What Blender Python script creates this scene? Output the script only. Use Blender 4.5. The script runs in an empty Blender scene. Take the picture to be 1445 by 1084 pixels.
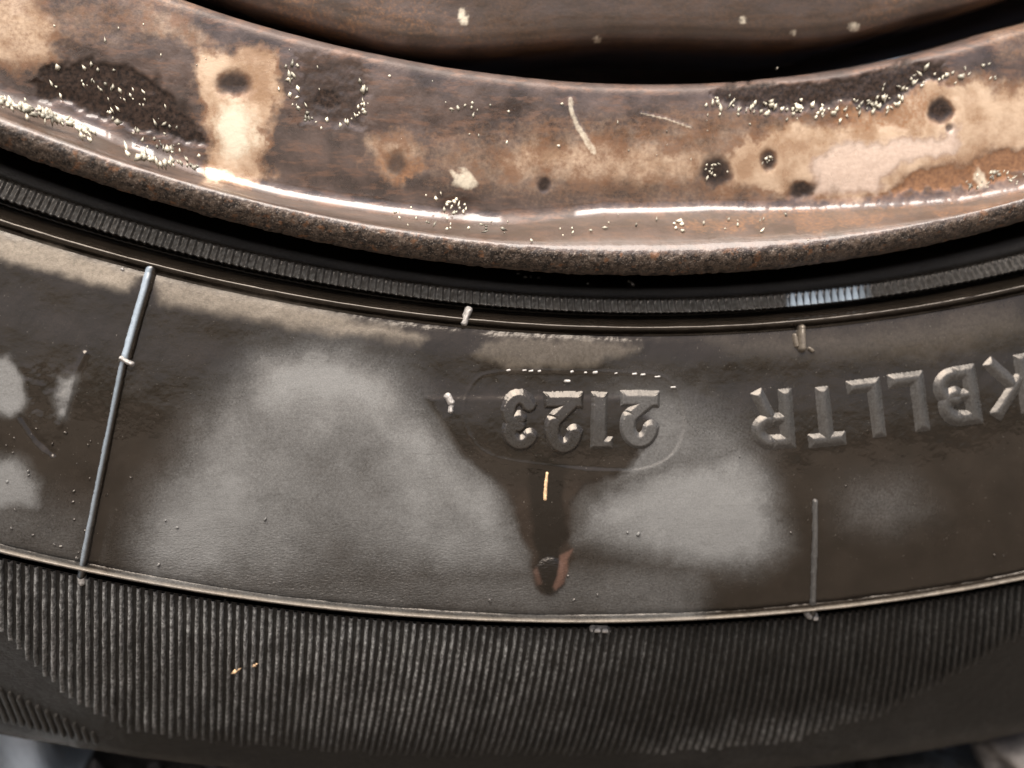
import bpy, math, random
import numpy as np
from mathutils import Vector, Matrix

random.seed(7); rng = np.random.default_rng(7)
SC = bpy.context.scene; COL = SC.collection
RAD = math.radians
H = 0.272                                   # height of the wheel's axle: the tyre stands on the ground z = 0

# ---------------------------------------------------------------- camera
HF = 46.0
CAM_P = np.array([-0.0312, -0.1946, 0.1327])        # metres from the axle: right, up, out of the wheel's face
def rot(a):
    x, y, z = [RAD(v) for v in a]
    cx, sx, cy, sy, cz, sz = np.cos(x), np.sin(x), np.cos(y), np.sin(y), np.cos(z), np.sin(z)
    return np.array([[cz,-sz,0],[sz,cz,0],[0,0,1]]) @ np.array([[cy,0,sy],[0,1,0],[-sy,0,cy]]) @ np.array([[1,0,0],[0,cx,-sx],[0,sx,cx]])
CAM_R = rot((-7.65, -6.35, 0.0))
FPX = 722.5 / math.tan(RAD(HF / 2))
W2B = np.array([[1,0,0],[0,0,-1],[0,1,0]], float)   # wheel axes -> world axes
def world(p): return np.asarray(p) @ W2B.T + np.array([0, 0, H])

cd = bpy.data.cameras.new('camera'); cam = bpy.data.objects.new('camera', cd); COL.objects.link(cam)
cd.sensor_fit = 'HORIZONTAL'; cd.angle = RAD(HF); cd.clip_start = 0.002; cd.clip_end = 500
m = np.eye(4); m[:3,:3] = W2B @ CAM_R; m[:3,3] = world(CAM_P)
cam.matrix_world = Matrix(m.tolist()); SC.camera = cam
cd.dof.use_dof = True; cd.dof.focus_distance = 0.1300; cd.dof.aperture_fstop = 14

# ---------------------------------------------------------------- sky, sun, exposure
SUN = Vector((-0.14, -0.40, 0.83)).normalized()
wd = bpy.data.worlds.new('World'); SC.world = wd; wd.use_nodes = True
nt = wd.node_tree; bg = nt.nodes['Background']
sky = nt.nodes.new('ShaderNodeTexSky'); sky.sky_type = 'NISHITA'; sky.sun_disc = False
sky.sun_elevation = math.asin(SUN.z); sky.sun_rotation = math.atan2(SUN.x, SUN.y)
sky.air_density = 0.8; sky.dust_density = 7.0; sky.ozone_density = 0.6
nt.links.new(sky.outputs[0], bg.inputs[0]); bg.inputs[1].default_value = 0.115
sd = bpy.data.lights.new('sun', 'SUN'); sd.energy = 5.0; sd.angle = RAD(60); sd.color = (1.0, 0.96, 0.90)
so = bpy.data.objects.new('sun', sd); COL.objects.link(so); so.rotation_euler = SUN.to_track_quat('Z', 'Y').to_euler()
SC.view_settings.view_transform = 'Standard'; SC.view_settings.look = 'None'; SC.view_settings.gamma = 1
SC.view_settings.exposure = 0.9

# ---------------------------------------------------------------- projection between the photograph and the wheel
def ray(q):
    q = np.asarray(q, float)
    d = np.stack([(q[...,0]-722.5)/FPX, -(q[...,1]-542)/FPX, -np.ones(q.shape[:-1])], -1)
    return d @ CAM_R.T
def hit(q, z):
    d = ray(q); t = (z - CAM_P[2]) / d[...,2]
    return CAM_P + t[...,None] * d
def project(p):
    c = (np.asarray(p) - CAM_P) @ CAM_R
    w = np.maximum(-c[...,2], 1e-3)
    return np.stack([722.5 + FPX*c[...,0]/w, 542 - FPX*c[...,1]/w], -1)
def polar(p): return np.hypot(p[...,0], p[...,1]), np.arctan2(p[...,0], -p[...,1])   # angle 0 at the bottom, + to the right
def place(r, th, z): return np.stack([r*np.sin(th), -r*np.cos(th), z + 0*r*th], -1)

# the rings are a little out of true: measured run-out of each
RINGS = [
 (0.2000, 0.0003, [(0,208),(104,246),(256,298),(380,325),(500,347),(722,383),(878,391),(980,388),(1152,370),(1291,350),(1445,312)]),
 (0.2033,-0.0012, [(0,256),(208,324),(398,367),(480,385),(688,416),(980,430),(945,429),(1118,414),(1256,395),(1445,365)]),
 (0.2060, 0.0009, [(0,306),(187,362),(480,424),(653,446),(802,456),(978,458),(1152,449),(1291,427),(1445,400)]),
 (0.2398, 0.0040, [(0,785),(104,806),(311,846),(500,868),(653,877),(826,884),(945,881),(1139,868),(1326,842),(1445,823)]),
 (0.2661,-0.0103, [(0,1040),(200,1068),(380,1090),(1187,1080),(1330,1057),(1445,1034)]),
]
WARP = []
for r0, z0, pts in RINGS:
    rr, th = polar(hit(pts, np.full(len(pts), z0)))
    WARP.append((r0, np.polyfit(th, rr - r0, 3 if len(pts) > 6 else 2), th.min(), th.max()))
def warp(r, th):
    win = np.clip((0.62 - np.abs(th)) / 0.25, 0, 1); win = win*win*(3-2*win)
    vals = [np.polyval(c, np.clip(th, a-0.02, b+0.02)) for _, c, a, b in WARP]
    rs = [w[0] for w in WARP]
    out = np.where(r <= rs[0], vals[0], vals[-1])
    for k in range(len(rs)-1):
        t = (r - rs[k]) / (rs[k+1]-rs[k])
        out = np.where((t >= 0) & (t <= 1), vals[k]*(1-t) + vals[k+1]*t, out)
    return out * win

# ---------------------------------------------------------------- little field library (all in photograph pixels)
def smooth(e0, e1, x):
    t = np.clip((x - e0) / (e1 - e0), 0, 1); return t*t*(3-2*t)
def vnoise(x, y, seed=0):
    g = np.random.default_rng(seed).random((64, 64))
    xi = np.floor(x).astype(int); yi = np.floor(y).astype(int); fx = x-xi; fy = y-yi
    fx = fx*fx*(3-2*fx); fy = fy*fy*(3-2*fy)
    G = lambda a, b: g[a % 64, b % 64]
    return (G(xi,yi)*(1-fx)+G(xi+1,yi)*fx)*(1-fy) + (G(xi,yi+1)*(1-fx)+G(xi+1,yi+1)*fx)*fy
def fbm(x, y, s, seed=0, n=4):
    o = 0; a = 0.5; t = 0
    for k in range(n):
        o = o + a*vnoise(x/s*2**k, y/s*2**k, seed+k); t += a; a *= 0.55
    return o/t
def seg(px, py, a, b):
    ax, ay = a; bx, by = b; dx, dy = bx-ax, by-ay
    t = np.clip(((px-ax)*dx + (py-ay)*dy) / (dx*dx+dy*dy+1e-12), 0, 1)
    return np.hypot(px-ax-t*dx, py-ay-t*dy)
def path(px, py, pts):
    d = None
    for a, b in zip(pts[:-1], pts[1:]):
        e = seg(px, py, a, b); d = e if d is None else np.minimum(d, e)
    return d
def poly(px, py, pts):                                # signed distance, < 0 inside
    d = None; ins = np.zeros(np.shape(px), bool)
    for (ax, ay), (bx, by) in zip(pts, pts[1:] + pts[:1]):
        e = seg(px, py, (ax, ay), (bx, by)); d = e if d is None else np.minimum(d, e)
        if ay != by:
            ins ^= ((ay > py) != (by > py)) & (px < (bx-ax)*(py-ay)/(by-ay) + ax)
    return np.where(ins, -d, d)
def loop(pts):
    c = catmull(list(pts)*3, 4); n = len(pts)*4; return [tuple(v) for v in c[n:2*n]]
def soft(px, py, pts, w): return smooth(w, -w, poly(px, py, pts))
def blob(px, py, cx, cy, rx, ry=None, ang=0, w=0.35):
    ry = ry or rx; c, s = math.cos(RAD(ang)), math.sin(RAD(ang))
    u = ((px-cx)*c + (py-cy)*s)/rx; v = (-(px-cx)*s + (py-cy)*c)/ry
    return smooth(1+w, 1-w, np.hypot(u, v))

# ---------------------------------------------------------------- mesh helpers
def add_mesh(name, v, quads, mat, parent=None, attrs=None, smooth_shade=True, kind=None, tris=None):
    me = bpy.data.meshes.new(name); v = np.asarray(v, np.float32)
    q = np.asarray(quads, np.int32).reshape(-1, 4) if quads is not None and len(quads) else np.zeros((0,4), np.int32)
    t = np.asarray(tris, np.int32).reshape(-1, 3) if tris is not None and len(tris) else np.zeros((0,3), np.int32)
    loops = np.concatenate([q.ravel(), t.ravel()])
    me.vertices.add(len(v)); me.vertices.foreach_set('co', v.ravel())
    me.loops.add(len(loops)); me.loops.foreach_set('vertex_index', loops)
    n = len(q) + len(t); me.polygons.add(n)
    st = np.concatenate([np.arange(len(q))*4, len(q)*4 + np.arange(len(t))*3]).astype(np.int32)
    me.polygons.foreach_set('loop_start', st)
    me.polygons.foreach_set('use_smooth', np.full(n, smooth_shade))
    me.update(calc_edges=True); me.validate()
    for k, a in (attrs or {}).items():
        at = me.attributes.new(k, 'FLOAT', 'POINT'); at.data.foreach_set('value', np.asarray(a, np.float32).ravel())
    me.materials.append(mat)
    o = bpy.data.objects.new(name, me); COL.objects.link(o)
    if parent: o.parent = parent
    if kind: o['kind'] = kind
    return o
def grid_quads(nu, nv, wrap_u=False, flip=False, keep=None):
    i = np.arange(nu if wrap_u else nu-1)[:,None]; j = np.arange(nv-1)[None,:]
    i2 = (i+1) % nu
    a = i*nv+j; b = i2*nv+j; c = i2*nv+j+1; d = i*nv+j+1
    q = np.stack(np.broadcast_arrays(a, b, c, d), -1)
    if flip: q = q[..., ::-1]
    q = q.reshape(-1, 4)
    if keep is not None: q = q[keep[q].any(1)]
    return q
def catmull(pts, n):
    p = np.array(pts, float); o = []
    p = np.vstack([2*p[0]-p[1], p, 2*p[-1]-p[-2]])
    for k in range(1, len(p)-2):
        m_ = n if np.isscalar(n) else n[k-1]
        t = np.linspace(0, 1, m_, endpoint=False)[:,None]
        a, b, c, d = p[k-1], p[k], p[k+1], p[k+2]
        o.append(0.5*((2*b)+(c-a)*t+(2*a-5*b+4*c-d)*t*t+(-a+3*b-3*c+d)*t**3))
    o.append(p[-2][None]); return np.vstack(o)
def resample(pts, step):                               # smooth curve sampled about every `step`
    c = catmull(pts, 24); L = np.r_[0, np.cumsum(np.hypot(*np.diff(c, axis=0).T))]
    n = max(2, int(round(L[-1]/step))); s = np.linspace(0, L[-1], n+1)
    return np.stack([np.interp(s, L, c[:,0]), np.interp(s, L, c[:,1])], -1)
TH_A, TH_B = RAD(-23), RAD(19)
def angles(step):
    fine = np.arange(TH_A, TH_B, step)
    rest = np.linspace(TH_B, TH_A + 2*math.pi, 110, endpoint=False)
    return np.concatenate([fine, rest])
def wrap_pi(th): return (th + math.pi) % (2*math.pi) - math.pi

# ---------------------------------------------------------------- materials
class N:
    def __init__(s, name):
        s.m = bpy.data.materials.new(name); s.m.use_nodes = True; s.t = s.m.node_tree; s.t.nodes.clear()
        s.out = s.n('OutputMaterial'); s.b = s.n('BsdfPrincipled'); s.l(s.b.outputs[0], s.out.inputs[0])
        s.co = s.n('TexCoord').outputs['Object']
    def n(s, t, **k):
        x = s.t.nodes.new('ShaderNode'+t)
        for a, v in k.items(): setattr(x, a, v)
        return x
    def l(s, a, b): s.t.links.new(a, b)
    def put(s, v, sock):
        if isinstance(v, (int, float)): sock.default_value = v
        elif isinstance(v, tuple): sock.default_value = (*v, 1) if len(v) == 3 and sock.type == 'RGBA' else v
        else: s.l(v, sock)
    def attr(s, name): return s.n('Attribute', attribute_name=name).outputs['Fac']
    def noise(s, scale, detail=3, rough=0.55, vec=None, dist=0.0):
        x = s.n('TexNoise'); x.inputs['Scale'].default_value = scale; x.inputs['Detail'].default_value = detail
        x.inputs['Roughness'].default_value = rough; x.inputs['Distortion'].default_value = dist
        s.l(vec or s.co, x.inputs['Vector']); return x.outputs['Fac']
    def vor(s, scale, vec=None, feature='F1', out='Distance'):
        x = s.n('TexVoronoi', feature=feature); x.inputs['Scale'].default_value = scale
        s.l(vec or s.co, x.inputs['Vector']); return x.outputs[out]
    def mapping(s, sc, rt=(0,0,0)):
        x = s.n('Mapping'); s.l(s.co, x.inputs[0]); x.inputs['Scale'].default_value = sc; x.inputs['Rotation'].default_value = rt; return x.outputs[0]
    def math(s, op, a, b=0.0, clamp=False):
        x = s.n('Math', operation=op, use_clamp=clamp); s.put(a, x.inputs[0]); s.put(b, x.inputs[1]); return x.outputs[0]
    def ramp(s, v, a, b, lo=0.0, hi=1.0):
        x = s.n('MapRange', interpolation_type='SMOOTHSTEP'); s.put(v, x.inputs['Value'])
        for k, q in zip(('From Min','From Max','To Min','To Max'), (a, b, lo, hi)): s.put(q, x.inputs[k])
        return x.outputs[0]
    def mix(s, f, a, b):
        x = s.n('Mix', data_type='RGBA'); s.put(f, x.inputs[0]); s.put(a, x.inputs[6]); s.put(b, x.inputs[7]); return x.outputs[2]
    def mixf(s, f, a, b):
        x = s.n('Mix', data_type='FLOAT'); s.put(f, x.inputs[0]); s.put(a, x.inputs[2]); s.put(b, x.inputs[3]); return x.outputs[0]
    def bump(s, h, strength, dist, nrm=None):
        x = s.n('Bump'); s.put(strength, x.inputs['Strength']); s.put(dist, x.inputs['Distance']); s.l(h, x.inputs['Height'])
        if nrm: s.l(nrm, x.inputs['Normal'])
        return x.outputs[0]
    def set(s, **k):
        for a, v in k.items(): s.put(v, s.b.inputs[a.replace('_', ' ')])

def rubber_material():
    g = N('wet_rubber')
    dry, wet, tan, rib = g.attr('dry'), g.attr('wet'), g.attr('tan'), g.attr('rough')  # 'dry' is the mask of the painted reflection haze
    grain = g.noise(9000, 2); mott = g.noise(260, 5, 0.6); fine = g.noise(2600, 3)
    edge = g.math('MULTIPLY', dry, g.math('SUBTRACT', 1.25, dry))
    haze_n = g.math('ADD', dry, g.math('MULTIPLY', g.math('SUBTRACT', mott, 0.5), g.math('MULTIPLY', dry, 0.5)), True)
    haze_n = g.math('ADD', haze_n, g.math('MULTIPLY', g.math('SUBTRACT', g.noise(4200, 3, 0.7), 0.5), g.math('MULTIPLY', edge, 2.2)), True)
    scr = g.ramp(g.noise(1, 3, 0.6, g.mapping((260, 260, 3800), (0, RAD(-38), 0))), 0.60, 0.72)
    haze_n = g.math('ADD', haze_n, g.math('MULTIPLY', scr, g.math('MULTIPLY', dry, -0.22)), True)
    base = g.mix(g.ramp(mott, 0.3, 0.7), (0.010,0.0078,0.0058), (0.016,0.0122,0.0092))
    c = g.mix(haze_n, base, (0.172,0.170,0.165))  # pale grey: blurred reflection haze painted into the rubber's colour
    c = g.mix(g.math('MULTIPLY', tan, g.ramp(fine, 0.2, 0.7, 0.6, 1.0)), c, (0.25,0.21,0.165))
    c = g.mix(g.attr('scuff'), c, (0.40,0.47,0.54)); c = g.mix(g.attr('mirror_core'), c, (0.005,0.004,0.003)); c = g.mix(g.attr('brown'), c, (0.105,0.058,0.043))  # painted reflections: pale blue glint, mirrored dark figure, its pinkish edge
    c = g.mix(g.math('MULTIPLY', rib, g.ramp(fine, 0.35, 0.75, 0.2, 1.0)), c, (0.42,0.415,0.40))
    c = g.mix(g.math('MULTIPLY', g.attr('shade'), g.math('SUBTRACT', 0.8, rib, True)), c, (0.012,0.012,0.0115))
    speck = g.ramp(g.noise(5200, 1), 0.74, 0.80)
    c = g.mix(g.math('MULTIPLY', speck, 0.5), c, (0.22,0.20,0.17))
    gr = g.noise(7000, 2, 0.7); c = g.mix(0.55, c, g.mix(gr, (0,0,0), c))
    g.set(Base_Color=c, Specular_Tint=(1.0,0.89,0.78), Specular_IOR_Level=g.mixf(g.math('MAXIMUM', rib, g.attr('shade')), g.mixf(wet, 0.32, 0.55), 0.16))
    r = g.mixf(wet, g.mixf(haze_n, 0.36, 0.62), 0.085)
    r = g.mixf(rib, r, 0.60)
    g.set(Roughness=r, IOR=1.5)
    wr = g.noise(1, 3, 0.6, g.mapping((2600, 2600, 5200), (0, RAD(25), 0)))
    relief_amount = g.math('SUBTRACT', 1.0, g.math('MULTIPLY', wet, 0.85))
    n1 = g.bump(wr, g.math('MULTIPLY', g.attr('wrinkle'), 1.0), 0.00016)
    n2 = g.bump(grain, g.math('MULTIPLY', relief_amount, 0.55), 0.00006, n1)
    n3 = g.bump(g.noise(420, 3), 0.35, 0.00025, n2)
    g.set(Normal=n3)
    return g.m
def rim_material():
    g = N('stained_steel')
    tan, pale, dark, rust = g.attr('tan'), g.attr('pale'), g.attr('dark'), g.attr('rust')
    mott = g.noise(240, 5, 0.65); fine = g.noise(2400, 4, 0.6); st = g.noise(1, 4, 0.6, g.mapping((420, 420, 1500)))
    e = lambda a, k: g.ramp(g.math('ADD', a, g.math('MULTIPLY', g.math('SUBTRACT', fine, 0.5), k)), 0.28, 0.72)
    c = g.mix(g.ramp(mott, 0.3, 0.7), (0.030,0.0195,0.016), (0.090,0.060,0.049))
    c = g.mix(g.math('MULTIPLY', g.ramp(st, 0.48, 0.68), 0.6), c, (0.145,0.078,0.050))
    tf = g.ramp(g.math('ADD', tan, g.math('MULTIPLY', g.math('SUBTRACT', fine, 0.5), 0.5)), 0.12, 0.9)
    c = g.mix(tf, c, g.mix(g.ramp(mott, 0.35, 0.65), (0.30,0.185,0.11), (0.52,0.38,0.265)))
    halo = g.math('MULTIPLY', g.math('MULTIPLY', tf, g.math('SUBTRACT', 1.0, tf)), g.ramp(g.noise(500, 4, .65), .38, .62, .4, 3.2), True)
    c = g.mix(halo, c, (0.155,0.070,0.032))
    c = g.mix(e(rust, 0.8), c, g.mix(g.ramp(fine, 0.3, 0.7), (0.12,0.052,0.022), (0.24,0.115,0.05)))
    c = g.mix(g.math('MULTIPLY', g.attr('pink'), 0.9), c, g.mix(g.ramp(fine,.3,.7), (0.58,0.44,0.35), (0.68,0.53,0.43)))
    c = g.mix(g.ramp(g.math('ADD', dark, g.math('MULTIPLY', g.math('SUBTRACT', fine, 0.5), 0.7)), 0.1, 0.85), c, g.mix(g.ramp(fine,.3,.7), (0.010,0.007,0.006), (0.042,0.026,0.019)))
    c = g.mix(g.math('MULTIPLY', g.attr('film'), g.ramp(mott, .25, .6, .9, .45)), c, (0.060,0.040,0.026))
    grit = g.attr('grit'); pit = g.noise(1500, 4, 0.7); pit2 = g.noise(5200, 2)
    gc = g.mix(g.ramp(pit, .38, .62), (0.014,0.010,0.008), (0.090,0.064,0.047)); gc = g.mix(g.ramp(pit2, .56, .70), gc, (0.19,0.155,0.125)); gc = g.mix(g.math('MULTIPLY', g.ramp(g.noise(900,3), .58, .7), .8), gc, (0.16,0.075,0.035))
    c = g.mix(grit, c, gc)
    c = g.mix(g.math('MULTIPLY', g.ramp(g.math('ADD', pale, g.math('MULTIPLY', g.math('SUBTRACT', fine, 0.5), 0.7)), 0.15, 0.85), 0.92), c, (0.60,0.53,0.41))
    g.set(Base_Color=c, Metallic=g.mixf(g.math('MAXIMUM', rust, pale), 0.25, 0.0),
          Roughness=g.mixf(g.math('MAXIMUM', g.math('MAXIMUM', e(rust, 0.5), g.attr('matte')), g.math('MAXIMUM', g.attr('grit'), dark)), g.ramp(mott, 0.3, 0.7, 0.24, 0.38), 0.55),
          Coat_Weight=g.math('SUBTRACT', 1.0, g.math('MAXIMUM', g.math('MAXIMUM', g.attr('grit'), g.attr('matte')), g.math('MULTIPLY', dark, 0.8))), Specular_IOR_Level=g.mixf(dark, 0.5, 0.12), Coat_Roughness=0.05, Coat_IOR=1.55)
    n1 = g.bump(g.noise(3200, 3), g.math('ADD', 0.12, g.math('MULTIPLY', g.attr('grit'), 0.8)), 0.00015)
    n2 = g.bump(mott, 0.35, 0.0004, n1)
    g.set(Normal=n2); 
    cn = g.bump(g.noise(300, 3), 0.16, 0.0004, g.bump(g.noise(1800, 2), 0.10, 0.0001)); g.l(cn, g.b.inputs['Coat Normal'])
    return g.m
def simple(name, col, rough=0.5, var=0.4, scale=900, bump=0.4, dist=0.0002, **k):
    g = N(name); f = g.noise(scale, 4, 0.6)
    lo = tuple(c*(1-var) for c in col); hi = tuple(min(1, c*(1+var)) for c in col)
    g.set(Base_Color=g.mix(g.ramp(f, 0.3, 0.7), lo, hi), Roughness=rough, Normal=g.bump(f, bump, dist), **k)
    return g.m
RUB = rubber_material(); RIM = rim_material()
M_PALE = simple('pale_crust', (0.66,0.62,0.50), 0.35, 0.25, 3000)
M_NUB = simple('scuffed_rubber_nub', (0.30,0.28,0.26), 0.30, 0.4, 3000)
M_TAN = simple('tan_crumb', (0.45,0.30,0.17), 0.6, 0.4, 3000)

# ---------------------------------------------------------------- tyre tones: painted reflections, haze and sheen, some dust (photograph pixels)
HAZE = [  # hazy reflections on the sidewall, painted as pale patches
 ([(372,512),(430,500),(492,506),(548,528),(592,588),(640,636),(696,690),(728,742),(738,800),(640,812),(520,806),(400,812),(215,812),(205,770),(232,690),(300,596)], 34, 0.85),
 ([(830,712),(880,690),(950,668),(1040,640),(1082,690),(1094,770),(1064,794),(960,788),(880,772),(820,760)], 24, 1.0),
 ([(880,560),(960,560),(1040,612),(1060,660),(980,690),(860,680)], 36, 0.5),
 ([(-70,664),(-30,650),(20,652),(48,690),(46,716),(-20,724),(-66,706)], 12, 1.0),
 ([(-52,530),(-30,506),(14,508),(30,536),(36,566),(26,584),(-20,580),(-46,560)], 5, 0.85),
 ([(84,528),(106,526),(88,590),(78,588)], 5, 0.8),
 ([(1200,690),(1270,680),(1310,720),(1260,742),(1200,735)], 26, 0.25),
 ([(-260,660),(120,740),(118,800),(-260,720)], 40, 0.35),
 ([(210,800),(420,800),(740,810),(1000,800),(980,872),(500,862),(300,838),(170,815)], 22, 0.42),
]
TAN = [  # bands under the ridge: tan sheen painted into the colour
 ([(-330,180),(-200,254),(-60,322),(60,345),(196,388),(180,412),(90,388),(-60,352),(-200,290),(-330,220)], 9, 0.9),
 ([(222,392),(360,418),(520,456),(600,474),(590,482),(480,470),(360,452),(226,424)], 11, 0.65),
 ([(690,478),(800,476),(905,490),(880,503),(830,517),(720,517),(668,500)], 7, 0.30),
 ([(-40,1024),(60,1040),(200,1066),(400,1090),(400,1130),(-40,1100)], 9, 0.55),
 ([(1020,1088),(1180,1066),(1330,1042),(1460,1020),(1480,1060),(1200,1110)], 14, 0.28),
 ([(1000,478),(1200,470),(1420,430),(1470,470),(1300,505),(1050,500)], 22, 0.16),
]
MIRROR_FIG = [(600,560),(650,640),(700,680),(727,716),(736,762),(751,782),(752,812),(764,836),(784,838),(797,822),(799,802),(809,786),(802,758),(802,716),(826,684),(888,664),(930,600),(880,560)]  # outline of a mirrored figure, painted darker than the haze
def tyre_attrs(px, py, r):
    n = fbm(px, py, 60, 3)*2-1; n2 = fbm(px, py, 14, 9)*2-1
    x, y = px + 14*n + 4*n2, py + 14*(fbm(px, py, 60, 21)*2-1) + 4*n2
    dry = 0*px  # dry: amount of painted reflection haze
    for p, w, a in HAZE: dry = np.maximum(dry, a*(.72*soft(x, y, p, w*2.0) + .28*soft(x, y, p, w*.9)))
    dry *= 1 - .42*blob(x, y, 400, 640, 100, 60, 35, .9) - .30*blob(x, y, 520, 790, 110, 34, 12, .9) - .3*blob(x, y, 640, 710, 30, 50, 10, .9)
    dry *= 1 + .35*smooth(34, 6, path(x, y, [(370,560),(440,522),(520,560),(600,640),(690,720)])) + .25*blob(x, y, 255, 775, 50, 40, 0, .9) + .2*blob(x, y, 1010, 745, 60, 40, 0, .9)
    dry *= 0.50 + 0.95*fbm(px, py, 130, 40) - 0.25*(fbm(px, py, 30, 45)-.5)
    mirror_fig = soft(px + 7*n + 4*n2, py + 6*n2, MIRROR_FIG, 7)
    core = [(745,664),(760,640),(790,640),(802,664),(796,700),(800,740),(803,760),(790,775),(787,800),(790,826),(778,838),(764,832),(756,808),(760,786),(752,764),(748,720)]
    mirror_core = soft(px + 5*n2 + 3*n, py + 4*n2, core, 5)*smooth(610, 690, py)  # dark middle of the mirrored figure, put into the colour
    brown = 0.8*soft(px + 2*n2, py, [(786,808),(790,784),(808,775),(800,790),(801,806),(796,822),(784,832),(780,826)], 3) + 0.05*mirror_fig*smooth(660,720,py)*(1-mirror_core) + .4*soft(px + 2*n2, py, [(752,806),(758,800),(764,822),(757,826)], 3)  # pinkish crescents of the figure's reflection, painted on
    brown = np.clip(brown*1.3, 0, 1); mirror_core = mirror_core*(1-smooth(.3,.8,brown))
    dry *= 1 - 0.97*mirror_fig
    dry *= 1 - 0.9*smooth(13, 4, path(px-13, py, [(214,380),(180,502),(160,585),(115,812)]))  # shadow strip right of the long rib, painted by clearing the haze
    tan = 0*px
    for p, w, a in TAN: tan = np.maximum(tan, a*soft(px + 4*n2, py + 7*n2 + 5*n, p, w))
    tan = np.maximum(tan, (0.25+0.75*fbm(px, 0*py, 26, 44))*0.6*smooth(0.2392, 0.2394, r)*smooth(0.23985, 0.2396, r))  # cream highlight along the ledge, painted in tan
    wet = np.clip(1.0 - 1.25*dry - 1.1*tan, 0, 1)
    rough = smooth(0.2402, 0.2408, r)*smooth(0.272, 0.268, r)
    dusty = soft(x, y, [(960,1040),(1100,1024),(1180,1010),(1260,1018),(1320,992),(1340,1030),(1460,1010),(1460,1060),(1100,1084),(900,1100),(900,1060)], 34)
    left = smooth(1050, 500, px)
    rough = rough*(0.45 + 1.1*fbm(px, py, 26, 58))*(0.012 + 0.11*left*smooth(1080,980,py) + 0.02 + 0.10*dusty)
    wet = wet*(1 - smooth(0.2402, 0.2408, r)); dry = dry*(1 - smooth(0.2400, 0.2406, r))
    wrinkle = smooth(690, 850, py)*smooth(0.2395, 0.2380, r)*(0.35 + 0.65*smooth(1100, 500, px)) + 0.5*smooth(0.2408, 0.2415, r)
    return dict(dry=dry, wet=wet, tan=tan, rough=rough, wrinkle=wrinkle, mirror_core=mirror_core, brown=brown, scuff=0*px, shade=smooth(.2402,.2408,r))  # dry: painted reflection haze; scuff: painted pale blue glint

# ---------------------------------------------------------------- tyre
TYRE_FACE = [(.2073,.0010),(.2082,.0013),(.2100,.0017),(.2130,.0021),(.2170,.0028),(.2220,.0034),(.2280,.0037),(.2340,.0034),(.2380,.0029),(.2389,.0027)]
TYRE_BACK = [(.2408,.0016),(.2450,.0009),(.2500,-.0012),(.2550,-.0040),(.2600,-.0068),(.2640,-.0090),(.2661,-.0106)]
FACE = resample(TYRE_FACE, 0.00014); SHO = resample(TYRE_BACK, 0.00022)
_zr = np.vstack([FACE, SHO])
def z_at(r): return np.interp(r, _zr[:,0], _zr[:,1])
def on_tyre(q):                                        # photograph pixel -> angle, radius, point on the tyre's side
    z = np.full(np.shape(q)[:-1], 0.003)
    for _ in range(8):
        rr, th = polar(hit(q, z)); r = rr - warp(rr, th); z = z_at(r)
    return r, th
def tyre_point(r, th, h=0.0):
    """the point at radius r and angle th, raised h metres off the rubber"""
    e = 1e-5; dz = (z_at(r+e) - z_at(r-e)) / (2*e); L = np.sqrt(1+dz*dz)
    return place(r + warp(r, th) - h*dz/L, th, z_at(r) + h/L)

wheel = bpy.data.objects.new('car_wheel', None); COL.objects.link(wheel)
wheel['label'] = 'wet black tyre on a brown stained, rusting steel rim'; wheel['category'] = 'wheel'

STEP = 0.00014/0.225
_vr, _vt = polar(hit([(-40,118),(0,135),(130,182),(270,237),(400,272),(550,296),(700,310),(850,297),(1000,293),(1200,289),(1350,280),(1445,262),(1500,246)], np.full(13, -.0036)))
def valley(r, th):                                     # the line of the rim's valley wanders
    hat = np.interp(r, [.182,.1900,.1919,.1931,.1972], [0,.85,1,1,0])
    win = np.clip((0.62-np.abs(th))/0.25, 0, 1)
    return hat*win*(np.interp(th, _vt, _vr) - .1925 - warp(np.full_like(th, .1925), th))
def ring(name, prof, mat, parent, ang, attr_fn, relief=None, kind=None, do_warp=True):
    th = wrap_pi(ang); T = th[:,None] + 0*prof[:,0][None]; R_ = prof[:,0][None] + 0*th[:,None]; Z = prof[:,1][None] + 0*th[:,None]
    d = np.gradient(prof, axis=0); L = np.hypot(d[:,0], d[:,1]); nr, nz = -d[:,1]/L, d[:,0]/L
    W = warp(R_, T) if do_warp else 0
    if name == 'rim': W = W + valley(R_, T)
    P0 = place(R_ + W, T, Z); q = project(P0); px, py = q[...,0], q[...,1]
    h = relief(px, py, R_, T) if relief else 0*T
    P = place(R_ + W + h*nr[None], T, Z + h*nz[None])
    at = attr_fn(px, py, R_)
    return add_mesh(name, world(P).reshape(-1,3), grid_quads(len(ang), len(prof), True, True), mat, parent, at, kind=kind)

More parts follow.
